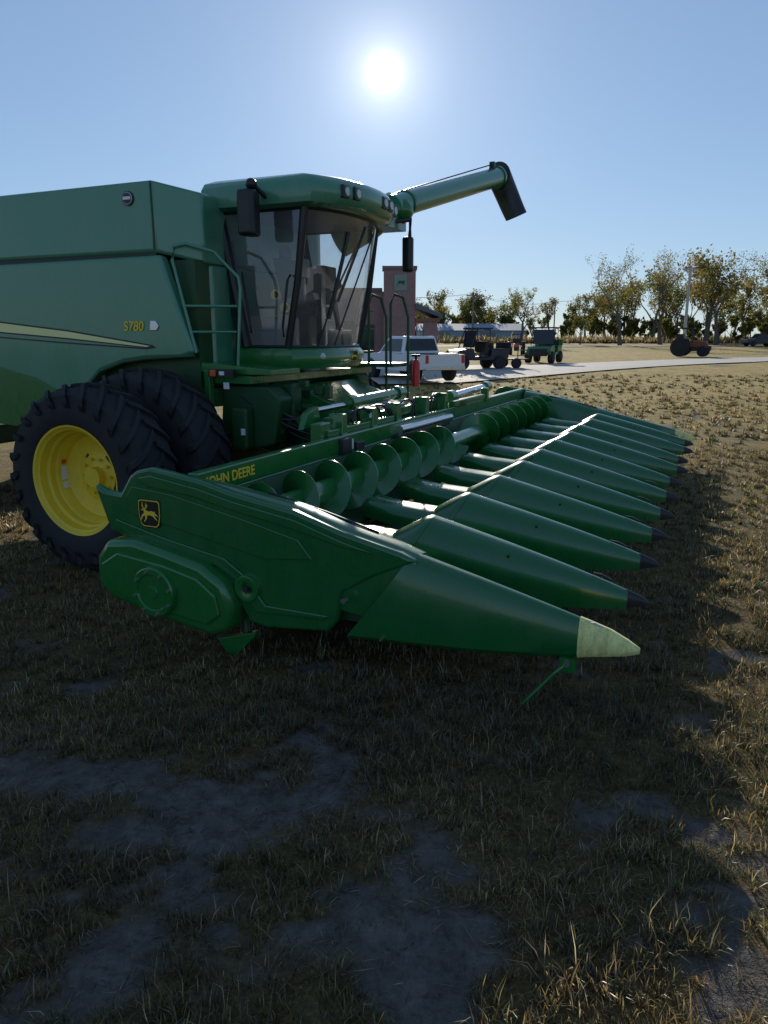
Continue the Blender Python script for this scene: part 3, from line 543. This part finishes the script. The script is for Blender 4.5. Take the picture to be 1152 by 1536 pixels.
ua.loft(rings); ua.out('auger_spout',BLK,cb,autos=60)
# ------------------------------------------------------------------ BACKGROUND
def tz(x,y): return float(terr(x,y))
def strip(name,near,far,m,off,nsub=50,msub=18):
    def samp(pl,t):
        L=[0]
        for a,b in zip(pl[:-1],pl[1:]): L.append(L[-1]+math.dist(a,b))
        d=t*L[-1]
        for k in range(len(pl)-1):
            if d<=L[k+1]+1e-6: u=(d-L[k])/(L[k+1]-L[k]); return (pl[k][0]*(1-u)+pl[k+1][0]*u,pl[k][1]*(1-u)+pl[k+1][1]*u)
    V=[];F=[]
    for i in range(nsub+1):
        a=samp(near,i/nsub); b=samp(far,i/nsub)
        for j in range(msub+1):
            u=j/msub; x=a[0]*(1-u)+b[0]*u; y=a[1]*(1-u)+b[1]*u; V.append((x,y,tz(x,y)+off))
    for i in range(nsub):
        for j in range(msub): q=i*(msub+1)+j; F.append((q,q+1,q+msub+2,q+msub+1))
    return obj(name,V,F,m,smooth=True)
strip('concrete_road',[(-30,27),(2.5,31),(9.8,37.5),(16.9,44.5),(26.5,52),(60,78),(140,140)],[(-30,72),(2,44.5),(9,45),(18.7,54),(33.6,64),(68,90),(150,153)],ASPH,.06)
strip('asphalt_street',[(-120,112),(30,104),(180,118)],[(-120,119),(30,111),(180,125)],mat('asphalt',(.09,.09,.09),.9,scale=.5),.05)
st=empty('brick_store',(0,45,tz(0,46)))
bb=B(); bb.box(-.02,1.85,0,1.6,0,5.5); bb.box(-24,-.02,.8,16,0,4.3); bb.out('brick_walls',BRICK,st)
bb=B(); bb.box(-.1,1.93,-.08,1.68,5.5,5.68); bb.box(-24.1,-.1,.7,16.1,4.3,4.5); bb.out('coping',mat('coping_trim',(.18,.12,.12),.7),st)
bb=B(); bb.box(.6,1.35,-.06,-.005,4.3,5.2); bb.out('sign_panel',mat('sign_grey_green',(.20,.26,.22),.5),st); bb=B(); bb.prism([(.75,4.6),(.85,4.85),(1.2,4.85),(1.25,5.05),(1.15,4.6),(1.05,4.7),(.85,4.7)],-.08,-.061); bb.out('sign_logo',GREEND,st)
bb=B(); bb.prism([(1.86,3.3),(3.45,2.75),(3.45,2.95),(1.86,3.6)],-.3,6); bb.out('porch_roof',ROOFM,st)
bb=B(); bb.box(2.35,3.15,0,.8,0,2.65); bb.out('porch_pier',BRICK,st); bb=B(); bb.box(1.87,3.3,-.1,5.8,2.55,2.74); bb.out('porch_beam',BRICK0,st)
bb=B()
for k in range(7): bb.box(-22+k*3.1,-20.4+k*3.1,.76,.795,1.0,2.6)
bb.box(-2.2,-.6,.75,.79,.02,2.4); bb.out('store_windows',DGLASS,st)
w=empty('metal_warehouse',(14,150,tz(14,150)-.3))
bb=B(); bb.box(-7,14,0,14,0,2.6); bb.out('siding',BLUEM,w); bb=B(); bb.prismx([(-.4,2.6),(7,4.0),(14.4,2.6)],-7.3,14.3); bb.out('roof',mat('grey_blue_roof',(.24,.29,.36),.8),w)
bb=B(); bb.box(-4,-1,-.03,-.002,0,2.2); bb.box(5,8,-.03,-.002,0,2.2); bb.out('doors',GREY,w)
def upole(x,y,h,arm=1.2,r=.13,m=WOOD):
    p=empty('utility_pole',(x,y,tz(x,y)-.1)); bb=B(); bb.tube([(0,0,0),(0,0,h)],[r,r*.65],10)
    bb.out('pole',m,p,autos=60); bb=B(); bb.box(-arm,arm,-.06,.06,h-.5,h-.38)
    for a in (-arm*.9,-arm*.4,arm*.4,arm*.9): bb.tube([(a,0,h-.38),(a,0,h-.2)],.04,6)
    bb.tube([(-arm*.6,0,h-.5),(0,.1,h-1.1)],.03,5); bb.tube([(arm*.6,0,h-.5),(0,.1,h-1.1)],.03,5); bb.out('crossarm',m,p); return (x,y,tz(x,y)+h-.3)
P1=upole(33.2,84,9.3,.8,.19,mat('weathered_pole',(.45,.43,.41),.9,spec=.1)); P2=upole(12.8,110,7.6,1.0,.17); P3=upole(29,130,7.2,.6); P4=upole(-12,100,8,1); P5=upole(75,72,9.5,1)
wr=B()
for A1,B1 in ((P4,P2),(P2,P3),(P3,P1),(P1,P5)):
    for o_ in (-.5,.5):
        pts=[]
        for k in range(13):
            t=k/12; pts.append((A1[0]*(1-t)+B1[0]*t+o_,A1[1]*(1-t)+B1[1]*t,A1[2]*(1-t)+B1[2]*t-.9*4*t*(1-t)))
        wr.tube(pts,.014,4)
wr.out('power_lines',MATT)
def leafmat(name):
    m,nt,b=newmat(name); L=nt.links.new; o=nt.nodes['Material Output']; nt.nodes.remove(b)
    at=N(nt,'ShaderNodeAttribute',attribute_name='col'); d=N(nt,'ShaderNodeBsdfDiffuse'); L(at.outputs['Color'],d.inputs[0])
    t=N(nt,'ShaderNodeBsdfTranslucent'); L(at.outputs['Color'],t.inputs[0]); mx=N(nt,'ShaderNodeMixShader'); mx.inputs[0].default_value=.5
    L(d.outputs[0],mx.inputs[1]); L(t.outputs[0],mx.inputs[2]); L(mx.outputs[0],o.inputs[0]); return m
LEAF=leafmat('autumn_leaves')
def tree_data(seed,h,spread,nleaf,ls,dens=1):
    rd=random.Random(seed); segs=[]; tipsl=[]
    def grow(p,d,l,r,dep):
        n=3; pts=[p]; rs=[r]
        for k in range(n):
            d=(d+Vector((rd.uniform(-.18,.18),rd.uniform(-.18,.18),rd.uniform(-.03,.16)))).normalized(); p=p+d*l/n; pts.append(p); rs.append(r*(1-.45*(k+1)/n))
        segs.append((pts,rs,5 if dep<2 else 3))
        if dep>=2: tipsl.extend(pts[1:])
        if dep<4:
            nb=rd.choice((3,4)) if dep<3 else 3
            for k in range(nb):
                az=rd.uniform(0,2*math.pi); el=rd.uniform(.35,.95); side=Vector((math.cos(az),math.sin(az),0))
                nd=(d*math.cos(el)+side*math.sin(el)*spread+Vector((0,0,.15))).normalized()
                q=pts[-1] if k<2 else pts[rd.choice((-2,-1,1))]
                grow(q,nd,l*rd.uniform(.58,.82),rs[-1]*.72,dep+1)
    grow(Vector((0,0,0)),Vector((0,0,1)),h*.26,h*.018+.03,0)
    b=B()
    for pts,rs,n in segs: b.tube(pts,rs,n,cap=False)
    zmax=max(p.z for p in tipsl); s=h/zmax
    V=np.array(b.v)*s; T=np.array([tuple(p) for p in tipsl])*s
    rg=np.random.default_rng(seed); c=T[rg.integers(0,len(T),nleaf)]+rg.normal(0,h*.026,(nleaf,3))
    keep=fbm(c[:,0]*.5+seed,c[:,2]*.5+c[:,1]*.3,3)>.5-.22*dens; c=c[keep]
    return V,b.f,c,ls
def tree_obj(name,items,palette,loc=(0,0,0)):
    VV=[];FF=[];LC=[];LS=[];TN=[]; n0=0
    for (V,F,c,ls,off,tone) in items:
        V=V+np.array(off); VV.append(V); FF+= [tuple(i+n0 for i in f) for f in F]; n0+=len(V); LC.append(c+np.array(off)); LS.append(np.full(len(c),ls)); TN.append(np.full(len(c),tone))
    V=np.concatenate(VV); nb=len(FF); C=np.concatenate(LC); S=np.concatenate(LS)*rng.uniform(.5,1.3,len(C)); T=np.concatenate(TN); n=len(C)
    u=rng.normal(size=(n,3)); u/=np.linalg.norm(u,axis=1)[:,None]; w=rng.normal(size=(n,3)); w-=u*(w*u).sum(1)[:,None]; w/=np.linalg.norm(w,axis=1)[:,None]
    q=np.stack([C-u*S[:,None],C+w*S[:,None]*.6,C+u*S[:,None],C-w*S[:,None]*.6],1).reshape(-1,3)
    base=len(V); faces=FF+[(base+4*i,base+4*i+1,base+4*i+2,base+4*i+3) for i in range(n)]
    me=bpy.data.meshes.new(name); me.from_pydata(np.concatenate([V,q]).tolist(),[],faces); me.materials.append(BARK); me.materials.append(LEAF)
    mi=np.zeros(len(faces),np.int32); mi[nb:]=1; me.polygons.foreach_set('material_index',mi)
    pal=np.array(palette); k=np.clip((rng.random(n)*.5+T*.5)*len(pal),0,len(pal)-1).astype(int); col=pal[k]*rng.uniform(.6,1.25,(n,1))
    cc=np.ones((len(V)+4*n,4)); cc[len(V):,:3]=np.repeat(col,4,0); a=me.attributes.new('col','FLOAT_COLOR','POINT'); a.data.foreach_set('color',cc.ravel())
    o=bpy.data.objects.new(name,me); scene.collection.objects.link(o); o.location=loc; return o
PAL=[(.10,.13,.04),(.15,.175,.05),(.20,.20,.055),(.30,.25,.07),(.33,.24,.08),(.20,.14,.065)]
def single(name,x,y,h,spread,nl,ls,seed,tone=.5,dens=1):
    V,F,c,l=tree_data(seed,h,spread,nl,ls,dens); tree_obj(name,[(V,F,c,l,(0,0,0),tone)],PAL,(x,y,tz(x,y)-.1))
single('deciduous_tree',35.5,114,14.2,1.0,3000,.12,3,.45,.5)
single('deciduous_tree',20.2,112,8.4,1.1,1700,.12,5,.5,.6)
single('deciduous_tree',43,118,14.2,.8,2600,.13,8,.8,.45)
single('deciduous_tree',49,112,13.0,.8,2200,.13,12,.6,.4)
single('deciduous_tree',55,108,15.0,.8,4200,.14,15,.7,.9)
single('deciduous_tree',60,104,15.2,.8,4000,.14,19,.6,.9)
single('shrub_tree',30.5,118,4.6,1.2,1500,.13,23,.3,.9)
lib=[tree_data(100+k,10,.9,1100,.22,.8) for k in range(6)]
items=[]
def put(x,y,h,tone,lk=1):
    V,F,c,l=random.choice(lib); s=h/10; a=random.uniform(0,6.28); Rm=np.array([[math.cos(a),-math.sin(a),0],[math.sin(a),math.cos(a),0],[0,0,1]])
    items.append((V@Rm.T*s,F,c@Rm.T*s,l*s**.5*lk,(x,y,tz(x,y)-.3),tone))
for k in range(75):
    x=random.uniform(-30,150); put(x,random.uniform(165,195),random.uniform(6,12) if x<55 else random.uniform(12,17),random.random()*.8)
for k in range(120):
    x=random.uniform(-20,150); put(x,random.uniform(166,180),random.uniform(2.5,6.5),random.random()*.5,1.8)
for k in range(26): put(random.uniform(50,110),random.uniform(120,150),random.uniform(9,15),random.random()*.9)
for k in range(40): put(random.uniform(46,110),random.uniform(120,134),random.uniform(2,4.6),random.random()*.5,1.5)
tree_obj('distant_treeline',items,PAL)
blades('tall_weeds',[(8,100,126,150,9,.9,.09)])
def vwheel(b,c,r,w,n=20):
    b.lathe([(0,.0001),(-.0,r*.5),(.02*r,r*.58),(-.02,r*.66),(-.02,r*.9),(.03,r),(w-.03,r),(w+.02,r*.9),(w+.02,r*.6),(w,.0001)],c,n)
def pickup(x,y,rz):
    p=empty('pickup_truck',(x,y,tz(x,y)+.06),rz)
    body=B(); body.prism([(-2.85,.55),(-2.85,1.12),(-1.0,1.14),(-1.0,1.12),(.9,1.15),(1.2,1.15),(2.6,1.08),(2.8,.95),(2.85,.5),(2.4,.45),(2.3,.75),(1.9,.9),(1.5,.75),(1.38,.42),(-1.3,.42),(-1.42,.75),(-1.8,.9),(-2.2,.75),(-2.32,.5)],-.96,.96); body.out('body',WHITE,p,bevel=.05)
    cab=B(); cab.loft([[(-.98,-.93,1.13),(1.25,-.93,1.13),(1.25,.93,1.13),(-.98,.93,1.13)],[(-.85,-.74,1.86),(.55,-.74,1.86),(.55,.74,1.86),(-.85,.74,1.86)]]); cab.out('cab',WHITE,p,bevel=.06)
    g=B()
    for s in (-1,1): g.add([(-.80,s*.925,1.22),(-.70,s*.79,1.74),(.45,s*.79,1.74),(.98,s*.925,1.22)],[(0,1,2,3)])
    g.add([(-.985,-.8,1.25),(-.985,.8,1.25),(-.88,.68,1.75),(-.88,-.68,1.75)],[(0,1,2,3)]); g.add([(1.2,-.8,1.22),(1.2,.8,1.22),(.63,.68,1.80),(.63,-.68,1.80)],[(0,1,2,3)]); g.out('windows',DGLASS,p)
    w=B()
    for cx in (-1.85,1.85):
        for cy in (-.97,.70): vwheel(w,(cx,cy,.4),.4,.27)
    w.out('wheels',RUB,p,autos=40)
    t=B(); t.box(-2.92,-2.84,-.95,.95,.5,.66); t.out('rear_bumper',CHROME,p,bevel=.02); t=B()
    for s in (-.93,.80): t.box(-2.875,-2.84,s,s+.13,.78,1.1)
    t.out('tail_lights',RED,p); t=B(); t.box(-2.7,-1.1,-.78,.78,1.06,1.155); t.out('bed_cover',BLK,p)
    return p
pickup(1.15,33.2,R(118))
def utv(x,y,rz,m,name='utility_vehicle',s=1.0):
    p=empty(name,(x,y,tz(x,y)+.03),rz); p.scale=(s,s,s)
    b=B(); b.prism([(-1.5,.55),(-1.55,1.0),(-.55,1.0),(-.5,.6),(.35,.55),(.45,1.0),(1.2,.92),(1.45,.75),(1.45,.45),(-1.4,.42)],-.68,.68); b.out('body',m,p,bevel=.04)
    b=B(); b.prism([(-1.6,.95),(-1.6,1.28),(-1.55,1.28),(-1.55,1.0),(-.62,1.0),(-.62,1.28),(-.57,1.28),(-.57,.95)],-.7,.7); b.out('cargo_box',m,p)
    b=B()
    for sy in (-.64,.64): b.tube([(-.5,sy,1.0),(-.42,sy,1.9),(.25,sy,1.92),(.62,sy,1.0)],.03,6); b.tube([(-.42,sy,1.4),(.4,sy,1.4)],.02,6)
    b.loft([[(-.55,-.7,z),(.35,-.7,z),(.35,.7,z),(-.55,.7,z)] for z in (1.92,1.99)]); b.box(-.42,-.25,-.55,.55,.7,1.35); b.box(-.4,.1,-.55,.55,.65,.82); b.tube([(.45,-.3,.9),(.2,-.3,1.15)],.02,6)
    b.box(1.45,1.6,-.5,.5,.4,.8); b.out('roll_cage_and_seats',BLK,p)
    b=B(); b.add([(.40,-.6,1.05),(.40,.6,1.05),(.27,.6,1.85),(.27,-.6,1.85)],[(0,1,2,3)]); b.out('windshield',DGLASS,p)
    w=B()
    for cx in (-1.0,1.05):
        for cy in (-.78,.52): vwheel(w,(cx,cy,.33),.33,.26)
    w.out('wheels',RUB,p,autos=40); w=B()
    for sy in (-.5,.38): w.box(1.455,1.48,sy,sy+.14,.66,.74)
    w.out('headlights',LAMP,p); return p
utv(4.9,40.5,R(-158),mat('dark_utv_paint',(.02,.022,.03),.4),s=1.08)
fl_=empty('flatbed_trailer',(6.9,41.4,tz(6.9,41.4)+.03),R(15)); b=B(); b.box(-.8,.8,-.7,.7,.45,.52); b.tube([(.8,-.7,.5),(.8,-.7,.95),(.8,.7,.95),(.8,.7,.5)],.03,6); b.tube([(-.8,0,.48),(-1.5,0,.42)],.04,6); b.out('bed',DKST,fl_); b=B(); vwheel(b,(0,-.95,.28),.28,.2); vwheel(b,(0,.75,.28),.28,.2); b.out('wheels',RUB,fl_)
utv(10.6,50,R(-115),GREEN,s=1.15)
def tractor(x,y,rz,m,s=1,name='tractor'):
    p=empty(name,(x,y,tz(x,y)+.02),rz); p.scale=(s,s,s)
    b=B(); b.prism([(0,.8),(0,1.35),(1.35,1.28),(1.5,1.1),(1.5,.75)],-.33,.33); b.out('hood',m,p,bevel=.06)
    b=B(); b.prism([(-1.0,.55),(-1.0,.95),(.1,.95),(.1,.8),(1.5,.75),(1.5,.5),(.3,.45)],-.25,.25); b.box(-.75,-.3,-.3,.3,.95,1.1); b.box(-.78,-.68,-.28,.28,1.1,1.5); b.tube([(.0,0,1.3),(-.15,0,1.5)],.03,6)
    for s_ in(-1,1): b.tube([(-.95,s_*.5,.9),(-.98,s_*.5,2.35),(.15,s_*.48,2.3),(.3,s_*.45,1.2)],.05,6)
    b.loft([[(-1.1,-.6,z),(.35,-.6,z),(.35,.6,z),(-1.1,.6,z)] for z in (2.32,2.42)]); b.tube([(.9,.2,1.3),(.9,.2,1.9)],.035,8); b.box(1.5,1.75,-.3,.3,.5,.9); b.prism([(-.98,1.3),(-.98,1.9),(-.5,1.9),(-.45,1.3)],-.46,.46); b.out('chassis_and_cab',BLK,p)
    b=B()
    for s_ in (-1,1): b.prism([(-1.35,1.05),(-1.2,1.4),(-.6,1.5),(-.1,1.3),(-.05,1.15),(-.6,1.4),(-1.1,1.3)],s_*.75-.15,s_*.75+.15)
    b.out('fenders',BLK,p); w=B()
    for cy in (-1.0,.62): vwheel(w,(-.65,cy,.78),.78,.38,28)
    for cy in (-.75,.5): vwheel(w,(1.15,cy,.45),.45,.25)
    w.out('wheels',RUB,p,autos=40); return p
tractor(26.4,65.5,R(-30),mat('dark_red_orange',(.22,.05,.02),.45),1.0); tractor(12.6,72,R(-100),ORG,.8)
def suv(x,y,rz):
    p=empty('parked_suv',(x,y,tz(x,y)+.05),rz); b=B(); b.prism([(-2.3,.4),(-2.35,1.0),(-1.0,1.08),(1.0,1.08),(2.2,.95),(2.35,.5),(2.0,.35),(-2.1,.35)],-.92,.92); b.out('body',mat('suv_paint',(.02,.022,.028),.3),p,bevel=.08)
    b=B(); b.loft([[(-2.2,-.88,1.05),(1.1,-.88,1.05),(1.1,.88,1.05),(-2.2,.88,1.05)],[(-1.9,-.7,1.72),(.4,-.7,1.72),(.4,.7,1.72),(-1.9,.7,1.72)]]); b.out('cabin',DGLASS,p,bevel=.06); b=B(); b.box(-1.85,.38,-.69,.69,1.722,1.77); b.out('roof',BLK,p,bevel=.03)
    w=B()
    for cx in (-1.45,1.45):
        for cy in (-.95,.72): vwheel(w,(cx,cy,.36),.36,.24)
    w.out('wheels',RUB,p,autos=40)
suv(53.0,107,R(185))
# ------------------------------------------------------------------ world, sun, camera
EL=R(17.4)
W=bpy.data.worlds.new('World'); scene.world=W; W.use_nodes=True; nt=W.node_tree; L=nt.links.new
bg=nt.nodes['Background']; sky=N(nt,'ShaderNodeTexSky',sky_type='NISHITA'); sky.sun_disc=False; sky.sun_elevation=EL; sky.sun_rotation=0; sky.air_density=1.0; sky.dust_density=.05; sky.ozone_density=3.0; sky.altitude=300
tc=N(nt,'ShaderNodeTexCoord'); dot=N(nt,'ShaderNodeVectorMath',operation='DOT_PRODUCT'); nrm=N(nt,'ShaderNodeVectorMath',operation='NORMALIZE'); L(tc.outputs['Generated'],nrm.inputs[0]); L(nrm.outputs[0],dot.inputs[0]); dot.inputs[1].default_value=(0,math.cos(EL),math.sin(EL))
def mth(op,a,b=None):
    n=N(nt,'ShaderNodeMath',operation=op)
    for i,v in enumerate((a,b)):
        if v is None: continue
        if isinstance(v,(int,float)): n.inputs[i].default_value=v
        else: L(v,n.inputs[i])
    return n.outputs[0]
ang=mth('ARCCOSINE',mth('MINIMUM',dot.outputs['Value'],.9999999))
def gl_(amp,sg): return mth('MULTIPLY',mth('EXPONENT',mth('MULTIPLY',mth('POWER',mth('DIVIDE',ang,R(sg)),2),-1)),amp)
def ge(amp,sg): return mth('MULTIPLY',mth('EXPONENT',mth('MULTIPLY',mth('DIVIDE',ang,R(sg)),-1)),amp)
glow=mth('ADD',mth('ADD',gl_(70,.60),ge(9,1.6)),ge(2.8,7))
gam=N(nt,'ShaderNodeGamma'); gam.inputs[1].default_value=.54; L(sky.outputs[0],gam.inputs[0])
tint=N(nt,'ShaderNodeMix',data_type='RGBA',blend_type='MULTIPLY'); tint.inputs['Factor'].default_value=1; L(gam.outputs[0],tint.inputs['A']); tint.inputs['B'].default_value=(1.9,2.25,2.75,1)
addc=N(nt,'ShaderNodeMix',data_type='RGBA',blend_type='ADD'); addc.inputs['Factor'].default_value=1; L(tint.outputs['Result'],addc.inputs['A'])
gc=N(nt,'ShaderNodeMix',data_type='RGBA',blend_type='MULTIPLY'); gc.inputs['Factor'].default_value=1; gc.inputs['A'].default_value=(1,.96,.90,1); L(glow,gc.inputs['B']); L(gc.outputs['Result'],addc.inputs['B'])
L(addc.outputs['Result'],bg.inputs[0]); bg.inputs[1].default_value=.092
sl=bpy.data.lights.new('sun','SUN'); sl.energy=5.0; sl.angle=R(.5); sl.color=(1,.90,.74); so=bpy.data.objects.new('sun',sl); scene.collection.objects.link(so); so.rotation_euler=(-(math.pi/2-EL),0,0)
cam=bpy.data.cameras.new('camera'); cam.sensor_fit='VERTICAL'; cam.sensor_height=36; cam.lens=1109/1536*36; cam.clip_end=6000; cam.clip_start=.05
co=bpy.data.objects.new('camera',cam); scene.collection.objects.link(co); co.location=(0,0,2.1); co.rotation_euler=(math.pi/2-math.atan(263/1109),0,0); scene.camera=co
scene.view_settings.view_transform='Standard'; scene.view_settings.look='None'; scene.view_settings.exposure=0
